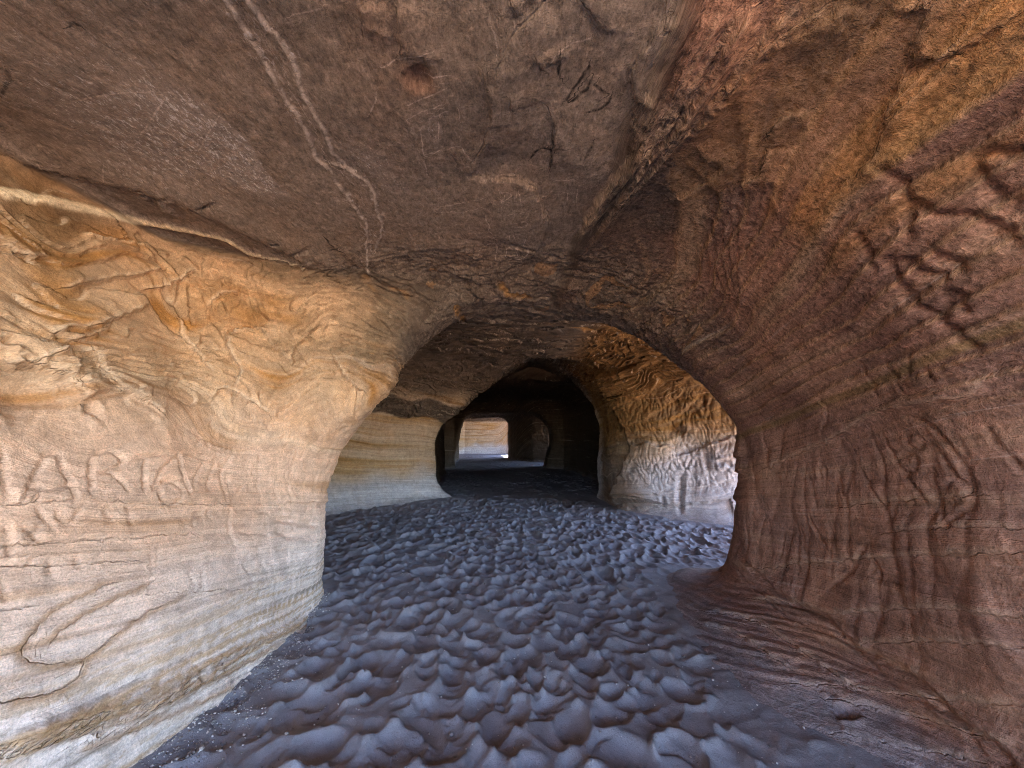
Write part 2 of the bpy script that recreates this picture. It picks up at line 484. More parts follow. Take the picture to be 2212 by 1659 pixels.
# left wall: the carved name and its neighbours
L1 = [m4((5, 170), (18, 300), (45, 440)),
      m4((98, 440), (150, 330), (215, 215)), m4((200, 212), (265, 200)), m4((262, 200), (310, 310), (345, 440)), m4((130, 352), (240, 368), (330, 338)),
      m4((415, 400), (420, 310), (428, 218)), m4((420, 215), (500, 188), (572, 232), (530, 278), (440, 300)), m4((510, 290), (560, 335), (592, 388)),
      m4((662, 385), (668, 300), (674, 222)), m4((612, 228), (690, 214), (765, 208)),
      m4((700, 392), (750, 280), (828, 212)), m4((820, 215), (850, 300), (876, 392)), m4((735, 330), (790, 320), (850, 330)),
      m4((835, 385), (820, 350), (780, 335), (740, 350), (728, 390), (745, 425), (785, 438), (825, 420), (838, 385))]
for g in L1: groove(g, .014, .019, cid=1, rim=.05, jit=.4, step=6)
L2 = [m4((945, 245), (905, 320), (898, 372)), m4((1000, 240), (970, 320), (962, 380)), m4((1085, 195), (1040, 260), (1030, 340), (1055, 440)),
      m4((905, 185), (920, 140), (945, 138), (960, 180), (930, 200), (905, 185)),
      m4((255, 455), (310, 535), (385, 440)), m4((165, 450), (215, 520), (260, 548)),
      m4((530, 455), (485, 460), (492, 490), (530, 492), (500, 526)), m4((592, 450), (600, 500), (608, 545)), m4((578, 452), (650, 456)),
      m4((85, 525), (140, 575), (205, 625)), m4((170, 530), (160, 590), (120, 630)), m4((30, 530), (45, 600), (40, 700)),
      m4((1145, 335), (1085, 400), (1062, 480), (1062, 560), (1105, 640)), m4((935, 485), (895, 500), (900, 550)), m4((975, 450), (960, 490), (990, 510)),
      m4((222, 700), (226, 772)), m4((244, 705), (246, 775)), m4((160, 680), (120, 720)), m4((360, 680), (345, 710), (380, 740)),
      m4((700, 640), (705, 760)), m4((730, 640), (728, 740)), m4((1180, 640), (1140, 690), (1150, 750), (1200, 740), (1230, 690)),
      m4((1250, 640), (1220, 700), (1235, 760)), m4((900, 720), (880, 770), (905, 810)), m4((1060, 650), (985, 690), (900, 730)),
      m4((940, 740), (935, 850)), m4((1190, 480), (1230, 470), (1250, 500)), m4((0, 780), (20, 850), (40, 890))]
for g in L2: groove(g, .012, .014, cid=2, rim=.05, jit=.5, step=6)
r_ = np.random.RandomState(4)
for i in range(34):           # finger marks towards the end of the left wall
    x0, y0 = r_.uniform(960, 1400), r_.uniform(30, 330)
    l = r_.uniform(30, 85)
    groove(m4((x0 + .35 * l, y0), (x0 + r_.uniform(-10, 5), y0 + .45 * l), (x0 + r_.uniform(-5, 20), y0 + l)), .011, .008)
# pocket in the left wall's corner and its dark slot
for g, w, dpt in ((m4((1270, 500), (1390, 520), (1480, 530)), .05, .035), (m4((1260, 640), (1330, 648), (1420, 640)), .012, .018), (m4((1095, 560), (1180, 572), (1240, 574)), .016, .022),
                  (m4((1270, 545), (1350, 580), (1480, 585)), .045, .03)):
    groove(g, w, dpt, rim=.1)
for g, h in ((m4((0, 450), (200, 432), (410, 425), (660, 440), (1080, 440)), .014), (m4((0, 640), (250, 618), (560, 600), (900, 575)), .010),
             (m4((0, 735), (300, 720), (640, 700)), .008), (m4((1270, 440), (1510, 428)), .018),
             (m4((0, 930), (420, 880), (800, 845), (1230, 830)), .006)):
    ledge(g, h, .010, .16)
# folded figure low on the left wall
for g in (m4((890, 830), (640, 960), (540, 1030), (380, 1150), (210, 1172), (110, 1140), (130, 1080), (240, 950), (420, 850), (560, 790)),
          m4((230, 1095), (340, 985), (560, 880), (700, 800)), m4((380, 1160), (350, 1240), (240, 1300), (60, 1340), (0, 1345))):
    ledge(g, .007, .010, .10, st=.013)
for g in (m4((0, 1560), (420, 1420), (720, 1340), (1000, 1160), (1490, 960)), m4((0, 1590), (460, 1450), (800, 1330), (1150, 1120), (1500, 975)),
          m4((0, 1625), (600, 1440), (1000, 1250), (1330, 1080)), m4((300, 1620), (800, 1420), (1100, 1290))):
    ledge(g, .022, .012, .12, st=.016)
# upper left wall: stripes of pale rock and flaked sheets
def band(lo, R):
    W = along(lo, jit=.6, step=9)
    return near_line(W, R)
BL = m3((0, 310), (200, 345), (480, 400), (800, 455), (1150, 520), (1350, 560), (1500, 640), (1860, 725))
cb, sb, tb_ = band(BL, .12)
H[cb] += .030 * np.exp(-(np.abs(sb) / .045) ** 2)
cream = np.zeros(nv, F); cream[cb] = np.exp(-((sb - .004) / lerp(.034, .020, tb_)) ** 4)
ledge(m3((0, 60), (300, 160), (650, 230), (900, 300), (1180, 390), (1430, 510), (1640, 610), (1870, 720), (2130, 900)), .03, .014, .3)
for g, h in ((m3((360, 880), (600, 830), (830, 790), (980, 765)), .02), (m3((0, 620), (160, 690), (260, 690)), .02), (m3((250, 1190), (330, 1150), (500, 1130), (640, 1080), (830, 1000), (840, 890)), .024),
             (m3((370, 1210), (480, 1180), (590, 1150), (640, 1070)), .018), (m3((180, 1330), (330, 1270), (250, 1220), (250, 1190)), .016),
             (m3((300, 1380), (400, 1400), (420, 1330), (330, 1220)), .02), (m3((1350, 1150), (1360, 1220), (1390, 1290), (1440, 1380), (1400, 1460)), .03),
             (m3((0, 1335), (180, 1340), (300, 1380), (430, 1480), (480, 1560)), .035), (m3((540, 1230), (600, 1380), (700, 1490), (880, 1560)), .02),
             (m3((1270, 1560), (1290, 1500), (1360, 1480), (1480, 1540), (1620, 1640)), .022), (m3((430, 1450), (650, 1500), (850, 1560), (1000, 1650)), .015),
             (m3((1040, 1050), (1080, 1180), (1160, 1260), (1260, 1390)), .02), (m3((1560, 1110), (1640, 1230), (1740, 1340)), .02), (m3((1740, 1340), (1760, 1240), (1880, 1130), (1990, 1050)), .018),
             (m3((840, 890), (1060, 850), (1110, 800), (1200, 760)), .018), (m3((1250, 1000), (1330, 930), (1480, 910), (1700, 930)), .02),
             (m3((1990, 1250), (2010, 1330), (2080, 1420), (2190, 1500)), .03), (m3((880, 600), (780, 600), (600, 570), (470, 530)), .02), (m3((1500, 1000), (1600, 1040), (1590, 1100), (1350, 1150)), .02)):
    ledge(g, h * 1.5, .008, .20, lip=.7)
for g in (m3((1040, 1470), (1090, 1410), (1190, 1420)), m3((1120, 1600), (1160, 1560), (1250, 1560)), m3((1640, 1060), (1620, 1150), (1650, 1250)), m3((1070, 1080), (1070, 1150), (1120, 1240)), m3((1490, 1030), (1530, 1060), (1520, 1110))):
    groove(g, .016, .012)
groove([(-40, 850), (20, 850), (70, 862), (120, 885)], .17, .08, rim=.0, taper=.4)
groove(m3((0, 1190), (30, 1200), (62, 1205)), .03, .05, taper=.3)          # round hole
groove(m3((500, 1570), (540, 1600), (560, 1640)), .035, .05, taper=.3)

# right side: big hand-cut strokes and letters
R1 = [m2((505, 215), (600, 300), (665, 400), (655, 500), (665, 590)), m2((665, 400), (800, 460), (1000, 480), (1090, 515), (1180, 580), (1240, 640)),
      m2((1030, 140), (985, 210), (1050, 290), (1130, 390), (1200, 440)), m2((1030, 150), (1130, 158), (1240, 162)),
      m2((400, 555), (440, 640), (490, 755)), m2((540, 690), (690, 720), (740, 760), (880, 790)), m2((540, 695), (600, 790), (660, 870), (720, 930)),
      m2((600, 890), (720, 940), (850, 1030), (1000, 1160)), m2((870, 830), (850, 930), (830, 1000)), m2((890, 850), (930, 900), (965, 965)), m2((770, 640), (900, 720), (950, 760)),
      m2((1180, 400), (1244, 360)), m2((1080, 560), (1090, 610))]
for g in R1: groove(g, .030, .031, cid=3, rim=.0, taper=.08, jit=.25, step=6)
R2 = [m5((745, 500), (778, 530), (762, 562), (725, 540), (745, 500)), m5((688, 605), (735, 575), (765, 605), (735, 640), (700, 640)), m5((765, 640), (815, 640), (820, 720), (790, 670)),
      m5((640, 500), (690, 600), (760, 700), (800, 760)), m5((800, 470), (880, 560), (960, 700)), m5((850, 700), (900, 665), (960, 710)), m5((830, 560), (870, 620), (930, 700)), m5((700, 440), (790, 470), (860, 540)),
      m5((960, 740), (900, 790), (850, 830)), m5((830, 740), (860, 820), (880, 830)), m5((1000, 480), (1030, 540), (1060, 560)), m5((1080, 580), (1130, 640)),
      m5((590, 990), (620, 960), (625, 1020)), m5((380, 780), (420, 870), (450, 900)), m5((560, 620), (640, 760), (690, 860)), m5((480, 640), (520, 780)), m5((600, 880), (520, 980), (440, 1050)),
      m5((560, 250), (600, 320), (640, 380)), m5((640, 250), (700, 330), (740, 380)), m5((740, 230), (720, 330)), m5((780, 280), (830, 330)), m5((420, 380), (450, 440), (440, 500)),
      m5((380, 640), (385, 670)), m5((400, 635), (405, 665)), m5((420, 630), (425, 662)), m5((440, 620), (442, 660))]
for g in R2: groove(g, .016, .016, cid=4, rim=.08, jit=.5, step=6)
for g, h in ((m5((200, 640), (330, 590), (520, 500), (620, 440), (760, 405), (960, 370), (1040, 270)), .022), (m5((200, 975), (400, 955), (700, 930), (1130, 920)), .014),
             (m5((130, 1080), (330, 1090), (500, 1130), (800, 1110), (1130, 1145)), .02), (m5((540, 1235), (800, 1225), (1130, 1250)), .012), (m5((640, 850), (900, 830), (1130, 835)), .008),
             (m5((300, 1370), (700, 1410), (1130, 1450)), .012), (m5((430, 1420), (800, 1500), (1130, 1600)), .015), (m5((480, 760), (700, 740), (1000, 720)), .008),
             (m5((0, 1120), (200, 1160), (400, 1290), (560, 1420)), .02), (m5((0, 1160), (150, 1210), (330, 1330)), .02), (m5((470, 1540), (650, 1580), (850, 1620), (1000, 1650)), .015)):
    ledge(g, h, .009, .18, lip=.45)
# the long dark cleft crossing the right wall's foot
for dx, w_, d_ in ((0, .026, .034), (55, .014, .018)):
    groove(m5((130, 910 + dx), (210, 990 + dx), (330, 1090 + dx), (430, 1130 + dx), (530, 1230), (640, 1280 + dx), (780, 1370 + dx), (900, 1490), (1000, 1560 + dx), (1100, 1655)), w_, d_, rim=.2, taper=.03)
groove(m5((480, 1470), (520, 1480), (545, 1460)), .04, .05)
for k in range(5):
    ledge(m6((560 + 42 * k, 1060 - 18 * k), (650 + 40 * k, 1130 - 25 * k), (665 + 36 * k, 1250), (700 + 28 * k, 1400), (790 + 20 * k, 1480)), .010, .008, .05, jit=1)

# the bundle of broken sheets between ceiling and right vault
for g, h in ((m6((450, 0), (430, 100), (320, 270), (285, 350), (300, 470), (290, 680), (280, 790), (130, 1000), (0, 1170)), .034), (m6((660, 0), (540, 250), (480, 400), (380, 560), (340, 680), (170, 900), (60, 1080), (-30, 1330)), .038),
             (m6((930, 0), (800, 110), (680, 330), (560, 520), (420, 700), (250, 900), (130, 1100), (20, 1300)), .042), (m6((1370, 0), (1200, 110), (1000, 200), (930, 290), (800, 400), (620, 600), (480, 650)), .03),
             (m6((780, 130), (600, 420), (460, 600), (300, 830), (160, 1010)), .02), (m6((1000, 60), (880, 250), (700, 450), (620, 560)), .02), (m6((1770, 0), (1690, 150), (1640, 290)), .022), (m6((1640, 290), (1750, 280), (1900, 240), (2212, 60)), .02),
             (m6((600, 700), (640, 780), (720, 800), (690, 860), (520, 960), (490, 930)), .025), (m6((950, 740), (900, 860), (800, 900)), .025), (m6((1180, 540), (1040, 560), (940, 680)), .02),
             (m6((1640, 330), (1560, 500), (1480, 740), (1380, 860)), .02), (m6((1900, 240), (1700, 440), (1520, 620)), .018)):
    ledge(g, h * .75, .006, .12, lip=.35 if h < .03 else 0)
_f = [np.array(a, float) for a in ([(450, 0), (320, 270), (292, 500), (280, 790), (130, 1000), (0, 1170)], [(660, 0), (520, 280), (410, 520), (310, 760), (150, 960), (30, 1180)],
      [(930, 0), (720, 260), (560, 520), (400, 740), (230, 940), (80, 1200)], [(1370, 0), (1000, 200), (760, 450), (560, 660), (380, 860), (200, 1120)])]
rf = np.random.RandomState(8)
for a, b in zip(_f[:-1], _f[1:]):
    for t in (.22, .45, .68, .86):
        t0, t1 = sorted(rf.uniform(-.1, 1.1, 2)); t1 = min(1, t1 + .35)
        P_ = a * (1 - t) + b * t + rf.normal(size=a.shape) * 14
        k0 = int(max(0, t0) * 3); P_ = P_[k0:max(k0 + 3, int(t1 * 6))]
        ledge([(1238.7 + x * .44, y * .44) for x, y in P_], rf.uniform(.008, .016), .006, .06, jit=1.2, lip=.35)
# ceiling: veins, cracks, scars, scratches, soot
for g in (m7((110, 20), (250, 230), (400, 470), (540, 680), (600, 840), (680, 930), (740, 1030), (860, 1190), (870, 1330), (880, 1460)),
          m7((215, 0), (300, 110), (440, 275), (490, 360), (540, 520), (640, 690), (700, 830), (790, 930), (890, 1000), (930, 1140), (955, 1230), (920, 1340)), m7((690, 880), (770, 910), (800, 925))):
    W = along(g, jit=1.6); c, sd, t = near_line(W, .09); put(vein, c, sd)
    H[c] += .006 * np.exp(-(sd / .016) ** 2) - .010 * sstep(-.006, .006, sd) * sstep(.09, .01, sd)
for g, h in ((m7((1850, 0), (1680, 150), (1610, 290), (1545, 480), (1540, 640), (1490, 800), (1450, 860)), .016), (m7((1410, 940), (1440, 970), (1600, 985), (1700, 990), (1790, 1050), (1830, 1160), (1860, 1210), (1830, 1300), (1760, 1390), (1640, 1440)), -.034),
             (m7((2020, 0), (2100, 100), (2105, 160)), .012), (m7((1640, 0), (1700, 90)), .015), (m7((820, 0), (850, 160)), .012), (m7((1030, 0), (1045, 180), (1060, 310)), .014), (m7((1490, 360), (1530, 560), (1530, 700)), .010),
             (m7((1840, 580), (1870, 650), (1885, 760), (1865, 930)), .012), (m7((1780, 310), (1820, 400)), .012), (m7((1640, 520), (1655, 600)), .01), (m7((1020, 1400), (1160, 1340), (1380, 1340), (1480, 1410)), .014),
             (m7((1300, 1440), (1410, 1490), (1440, 1560), (1520, 1640)), .02), (m7((1960, 1530), (1990, 1640)), .03), (m7((1330, 800), (1380, 940)), .008), (m7((860, 1460), (1080, 1590), (1120, 1620)), .03), (m7((1600, 1480), (1560, 1560), (1690, 1610)), .02),
             (m7((1410, 1640), (1560, 1540), (1640, 1440)), .014)):
    ledge(g, h, .009, .20 if h > 0 else .45)
for g in (m7((1190, 830), (1300, 805), (1380, 795), (1440, 870)), m7((1165, 700), (1180, 820), (1200, 940)), m7((1110, 560), (1290, 490)), m7((1110, 630), (1180, 600), (1270, 575)), m7((960, 355), (1060, 310), (1190, 285)), m7((1210, 430), (1290, 415)),
          m7((1250, 1145), (1400, 1150), (1500, 1130), (1520, 1200), (1550, 1280)), m7((1290, 1115), (1420, 1098), (1500, 1085)), m7((1630, 1345), (1745, 1345), (1720, 1390), (1630, 1390), (1630, 1345)), m7((1690, 1385), (1690, 1345)), m7((1710, 1340), (1735, 1290)),
          m7((1590, 1050), (1605, 1130)), m7((1600, 1050), (1660, 1055), (1620, 1100)), m7((1700, 1060), (1705, 1110)), m7((1620, 1170), (1720, 1160)), m7((1660, 1220), (1735, 1205), (1730, 1240), (1670, 1240)), m7((1640, 1300), (1660, 1270), (1670, 1300)),
          m7((1480, 1340), (1570, 1320), (1570, 1400)), m7((1880, 1010), (2000, 990)), m7((1900, 1080), (1960, 1070), (1955, 1120)), m7((2010, 1040), (2010, 1110)), m7((1560, 170), (1580, 280)), m7((1880, 310), (1960, 250), (2070, 215)), m7((470, 90), (620, 50)),
          m7((880, 620), (920, 540), (930, 490)), m7((1200, 650), (1300, 610)), m7((1265, 630), (1262, 730)), m7((1370, 600), (1372, 660)), [(155, 218), (250, 200), (350, 195)], [(305, 290), (355, 210)], [(225, 350), (228, 385)], [(430, 320), (470, 250)]):
    scratch(g, chalk)
for g in (m7((1760, 880), (1800, 835), (1925, 815)), m7((1870, 740), (1875, 820), (1862, 930)), m7((1950, 550), (2010, 460), (2075, 370)), m7((1975, 555), (2050, 500), (2090, 450)), m7((2120, 470), (2160, 510)), m7((2080, 610), (2150, 590), (2190, 540)),
          m7((2060, 860), (2095, 790)), m7((650, 1280), (690, 1330), (735, 1350)), m7((680, 1345), (710, 1330)), m7((1910, 410), (1920, 310)), [(152, 52), (162, 48), (168, 54)], [(15, 150), (22, 165), (10, 190), (4, 205)]):
    scratch(g, coal)
# the golden wall by the side opening: a grey slab edge, a hollow, a cleft, slanted beds
def m8(*p): return [(973.3 + x * .32, 619.4 + y * .32) for x, y in p]
ledge(m8((1180, 1110), (1280, 1070), (1400, 1060), (1500, 1080), (1520, 1130), (1640, 1100), (1700, 1080), (1760, 1060), (1980, 1000)), -.07, .02, .5)
for g, h in ((m8((1000, 1120), (1250, 1030), (1500, 900), (1700, 720)), .05), (m8((1000, 1180), (1100, 1150), (1190, 1120)), .04), (m8((1100, 1000), (1400, 850), (1600, 680)), .05), (m8((1000, 900), (1250, 760), (1450, 640)), .05),
             (m8((1110, 1500), (1500, 1480), (1960, 1430)), .05), (m8((1040, 1440), (1400, 1400), (1980, 1290)), .04), (m8((1750, 1180), (1900, 1150), (2000, 1150)), .04), (m8((1780, 1250), (1900, 1240), (2000, 1260)), .04)):
    ledge(g, h, .02, .35)
ledge([(1285, 790), (1335, 890), (1362, 970), (1345, 1020), (1328, 1105)], .22, .06, 1.3, jit=2)
for g, w_, d_ in ((m8((1560, 1270), (1555, 1400), (1550, 1520)), .07, .08), (m8((1470, 960), (1530, 970), (1580, 990)), .13, .14), (m8((1720, 1110), (1730, 1180), (1740, 1240)), .06, .07), (m8((1280, 1180), (1240, 1240)), .05, .04), (m8((1380, 1250), (1400, 1190), (1420, 1240)), .03, .03),
                  (m8((1470, 1240), (1500, 1180), (1530, 1230)), .03, .03), (m8((1560, 1170), (1590, 1230), (1620, 1160)), .03, .03), (m8((1640, 1230), (1665, 1160), (1690, 1220)), .03, .03), (m8((1800, 1200), (1850, 1180), (1900, 1210)), .05, .05), (m8((1440, 1420), (1450, 1480)), .05, .05),
                  (m8((1670, 760), (1700, 740), (1710, 790), (1670, 800)), .05, .05), (m8((1620, 860), (1650, 840), (1690, 880)), .05, .05)):
    groove(g, w_, d_, rim=.15, jit=.5, step=4)
# the palm-sized hollow
hp = hit(np.array([903., 912., 893., 889., 902., 915.]), np.array([176., 168., 170., 153., 150., 149.]))
for k, (p, r, d_) in enumerate(zip(hp, (.058, .045, .04, .018, .016, .022), (.018, .014, .012, .012, .012, .012))):
    r2 = np.linalg.norm(V - p, axis=1) / r
    m = r2 < 1.3
    H[m] -= d_ * sstep(1.15, .6, r2[m])
    if k < 3: carve_id[m & (r2 < 1.0)] = 5
hollow = np.exp(-(np.linalg.norm(V - hp[0], axis=1) / .075) ** 4)
gold = np.zeros(nv, F)
for g, r in (([(790, 602), (820, 622), (850, 632), (880, 640)], .05), ([(1080, 605), (1095, 625), (1140, 640)], .04), ([(1240, 705), (1290, 712)], .05), ([(985, 662), (1000, 690)], .04)):
    c, sd, t = near_line(along(g, step=5), r * 1.6)
    gold[c] = np.maximum(gold[c], sstep(1.3, .7, np.abs(sd) / r + .5 * n4[c]))
    H[c] -= .02 * sstep(1.2, .8, np.abs(sd) / r)
# pale mineral bloom on the ceiling
def blob(px, py, r, sharp=2.):
    p = hit(np.array([float(px)]), np.array([float(py)]))[0]
    return np.exp(-(np.linalg.norm((V - p) * [1, .8, 1], axis=1) / r) ** sharp).astype(F)
bloom = np.clip(blob(540, 360, .20, 4) + .9 * blob(450, 300, .20) + .6 * blob(400, 260, .2) + .55 * blob(350, 330, .25) + .7 * blob(800, 350, .13) + .5 * blob(830, 400, .1) + .6 * blob(925, 285, .07) + .35 * blob(250, 290, .35) + .3 * blob(150, 180, .5), 0, 1) * wC
bloom = bloom * (X < hit(np.array([592.]), np.array([380.]))[0][0] + .04 * n3) + bloom * .8 * (X > -1.1)
rust = np.clip(blob(1500, 390, .14, 4) + blob(1640, 280, .16) * .9 + .9 * blob(1800, 230, .22) + .8 * blob(1560, 330, .2) + .6 * blob(1950, 90, .4) + .5 * blob(1700, 200, .4), 0, 1)
ochre_l = np.clip(blob(240, 510, .14, 3) + .8 * blob(560, 650, .28) + .6 * blob(70, 390, .3) + .8 * blob(330, 460, .12) + .6 * blob(620, 720, .2) + .5 * blob(480, 700, .4), 0, 1)
print('features', round(time.time() - T0, 1))

# --- colour of the rock, layer by layer, with shade painted into the rear passage
def mixc(a, b, t): return a * (1 - t)[:, None] + b * t[:, None]
sb1 = noise(S * 4.2, X * .25, Y * .25, 80); sb2 = noise(S * 11, X * .5, Y * .5, 81); sb3 = noise(S * 27, X * .6, Y * .6, 82)
ones = np.ones((nv, 1), F)
c_cream, c_peach, c_tan, c_ochre, c_rust, c_pale = lin(214, 196, 170), lin(208, 174, 148), lin(188, 156, 120), lin(166, 118, 64), lin(122, 84, 56), lin(212, 196, 187)
colL = mixc(ones * c_pale, ones * c_peach, sstep(.35, 1.1, Z + .10 * n1 + .12 * sb1))
colL = mixc(colL, ones * c_tan, sstep(1.25, 1.9, Z + .15 * n1 + .1 * sb1) * .85)
colL = mixc(colL, ones * c_cream, sstep(.25, .7, sb1 + .5 * sb2) * .55)
colL = mixc(colL, ones * c_ochre, np.clip(sstep(.30, .8, sb2 + .5 * sb3 + .3 * n2) * .50 + .9 * sstep(.15, .7, n2 + .6 * sb2) * sstep(1.3, 2.1, Z) + ochre_l * .75 * sstep(-.6, .3, sb2 + n3 * .5), 0, .95))
colL = mixc(colL, ones * c_rust, sstep(.45, .9, sb3 * .7 + sb2 * .4 + n3 * .5) * .5 * sstep(.6, 1.6, Z))
colL = mixc(colL, ones * lin(112, 92, 70), sstep(2.15, 2.75, Z + .12 * n2) * sstep(-.4, .3, sb1 + n2 * .6) * .8)
colL = mixc(colL, ones * lin(116, 98, 76), sstep(2.9, 3.5, Y + .3 * n2) * sstep(1.7, 2.3, Z + .1 * n3) * .75)
st = noise(S * 34, X * .5, Y * .35, 67) + .5 * noise(S * 80, X * .8, Y * .6, 68)
colL = mixc(colL, ones * lin(132, 118, 104), low_l * sstep(-.1, -.5, st) * .8)
colL = mixc(colL, ones * lin(178, 148, 112), low_l * sstep(.15, .4, st) * sstep(.8, .5, st) * .8)
colL = mixc(colL, ones * lin(226, 206, 172), cream)
c_brown = lin(133, 119, 107)
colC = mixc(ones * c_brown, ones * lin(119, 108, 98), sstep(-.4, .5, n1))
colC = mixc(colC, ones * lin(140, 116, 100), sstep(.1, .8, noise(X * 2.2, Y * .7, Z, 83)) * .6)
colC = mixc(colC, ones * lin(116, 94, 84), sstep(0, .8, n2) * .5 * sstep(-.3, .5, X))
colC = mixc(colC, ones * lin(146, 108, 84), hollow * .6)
colR = mixc(ones * lin(162, 122, 102), ones * lin(146, 110, 96), sstep(-.3, .5, n2))
colR = mixc(colR, ones * lin(184, 146, 120), sstep(.1, .8, sb2 + .4 * sb1) * .6)
colR = mixc(colR, ones * lin(112, 82, 60), sstep(.2, .8, sb3 * .7 + n3 * .5) * .5)
colR = mixc(colR, ones * lin(146, 114, 84), np.clip(rust * .12 + .5 * sstep(.35, .8, sb1) * sstep(1.9, 2.3, Z) * sstep(2.2, 1.4, Y), 0, .9))
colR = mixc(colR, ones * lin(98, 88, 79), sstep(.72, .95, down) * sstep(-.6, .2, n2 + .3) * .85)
colR = mixc(colR, ones * lin(128, 104, 62), sstep(.035, .012, np.abs(S - (1.5 + .17 * 3.5) - .03 - .02 * n2)) * .6)
colR = mixc(colR, ones * lin(188, 148, 112), vault * sstep(.72, .86, sr) * sstep(1., .95, sr) * .5)
colR = mixc(colR, ones * lin(96, 70, 54), vault * sstep(.14, .0, sr) * .35)
colR = mixc(colR, ones * lin(186, 156, 126), wR * sstep(.15, .6, noise(S * 7, X * .3, Y * .3, 85)) * sstep(1.7, 2.1, Z) * sstep(.99, .9, down) * .6)
colR = mixc(colR, ones * lin(170, 118, 58), wR * sstep(.12, .5, noise(S * 8 + 3, X * .5, Y * .5, 86) + .25 * n3) * sstep(1.8, 2.3, Z) * sstep(.1, .45, rust + .35 * sstep(2.4, 1.5, Y)) * .48)
colF = mixc(ones * lin(172, 147, 122), ones * lin(160, 127, 88), sstep(-.1, .6, sb1 + .5 * sb2))
colF = mixc(colF, ones * lin(130, 92, 46), sstep(.2, .7, sb2 + .5 * sb3) * .75 * sstep(.7, 1.4, Z + .3 * n2))
colF = mixc(colF, ones * lin(180, 176, 180), sstep(1.35, .75, Z + .25 * n2 - .1 * (X - 2)) * .85)
colF = mixc(colF, ones * lin(112, 86, 58), sstep(3.0, 2.3, X + .25 * n2 - .25 * (Z - 1)) * sstep(1.1, 1.5, X) * sstep(9.4, 8.9, Y) * .8)
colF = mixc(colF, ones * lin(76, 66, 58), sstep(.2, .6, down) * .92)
colF = mixc(colF, ones * lin(74, 60, 48), sstep(9.2, 10.2, Y) * sstep(25, 24, Y) * .95)  # passage and far room tinted darker, standing in for their deep shade
colF = mixc(colF, ones * lin(112, 80, 42), sstep(1.0, 1.6, X) * sstep(1.25, 1.5, Z + .2 * n2 - .12 * (X - 2)) * sstep(9.3, 8.8, Y) * .8)
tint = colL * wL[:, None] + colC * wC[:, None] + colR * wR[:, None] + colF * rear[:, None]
tint = mixc(tint, ones * lin(150, 112, 74), stain * .7)
tint = mixc(tint, ones * lin(214, 190, 160), lipa * lerp(.75, .45, wR))
tint = mixc(tint, ones * lin(222, 204, 172), cream * sstep(4, 3.6, Y))
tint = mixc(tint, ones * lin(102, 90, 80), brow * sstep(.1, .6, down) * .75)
tint = mixc(tint, ones * lin(172, 128, 72), gold * .6 * sstep(-.5, .3, n4 + n3))
# each broken sheet has its own shade
sh = PERM[(np.floor(qa).astype(np.int32) * 7 + np.floor(qb).astype(np.int32) * 3) & 255] / 255.
sheet = np.clip(brow + rear * sstep(.3, .7, down) + .4 * up_l, 0, 1)
tint = tint * (1 + sheet * (sh - .5) * .45)[:, None].astype(F)
tint = mixc(tint, ones * lin(172, 122, 62), ((sh > .95) * sheet * .3 * (1 - rear)).astype(F))
dust = sstep(.17, .03, Z + .05 * n3 + .03 * n4 + .02 * noise(X * 20, Y * 20, Z * 20, 99)) * (wR + .5 * rear)
tint = mixc(tint, ones * np.array([.215, .185, .20], F), dust * .85)
tint = np.clip(tint, .01, .9)

V = (V + N1 * H[:, None]).astype(F)
N2 = normals(V, QD)
sc = np.stack([S * 30, X * .9 + 3 * n1 * 0, Y * .9], 1).astype(F)
gx = lerp(1., .5, wC)
gc = np.stack([X, Y * gx, Z], 1).astype(F)
fva = np.stack([vein, crack, coal], 1).astype(F)
fvb = np.stack([chalk, np.where(fa < .5, fa, 1 - fa) * 1.0, flake_w], 1).astype(F)
fvc = np.stack([bloom, np.clip(wL * (.6 - .25 * up_l) + rear * .8 + wR * .75 * sstep(.99, .8, down), 0, 1), np.clip(wC * .62 + wR * sstep(0, .6, down) * .75 + .3 * wR, 0, 1)], 1).astype(F)
fvd = np.stack([rust * wR, cr_l, vault], 1).astype(F)
print('colour', round(time.time() - T0, 1))

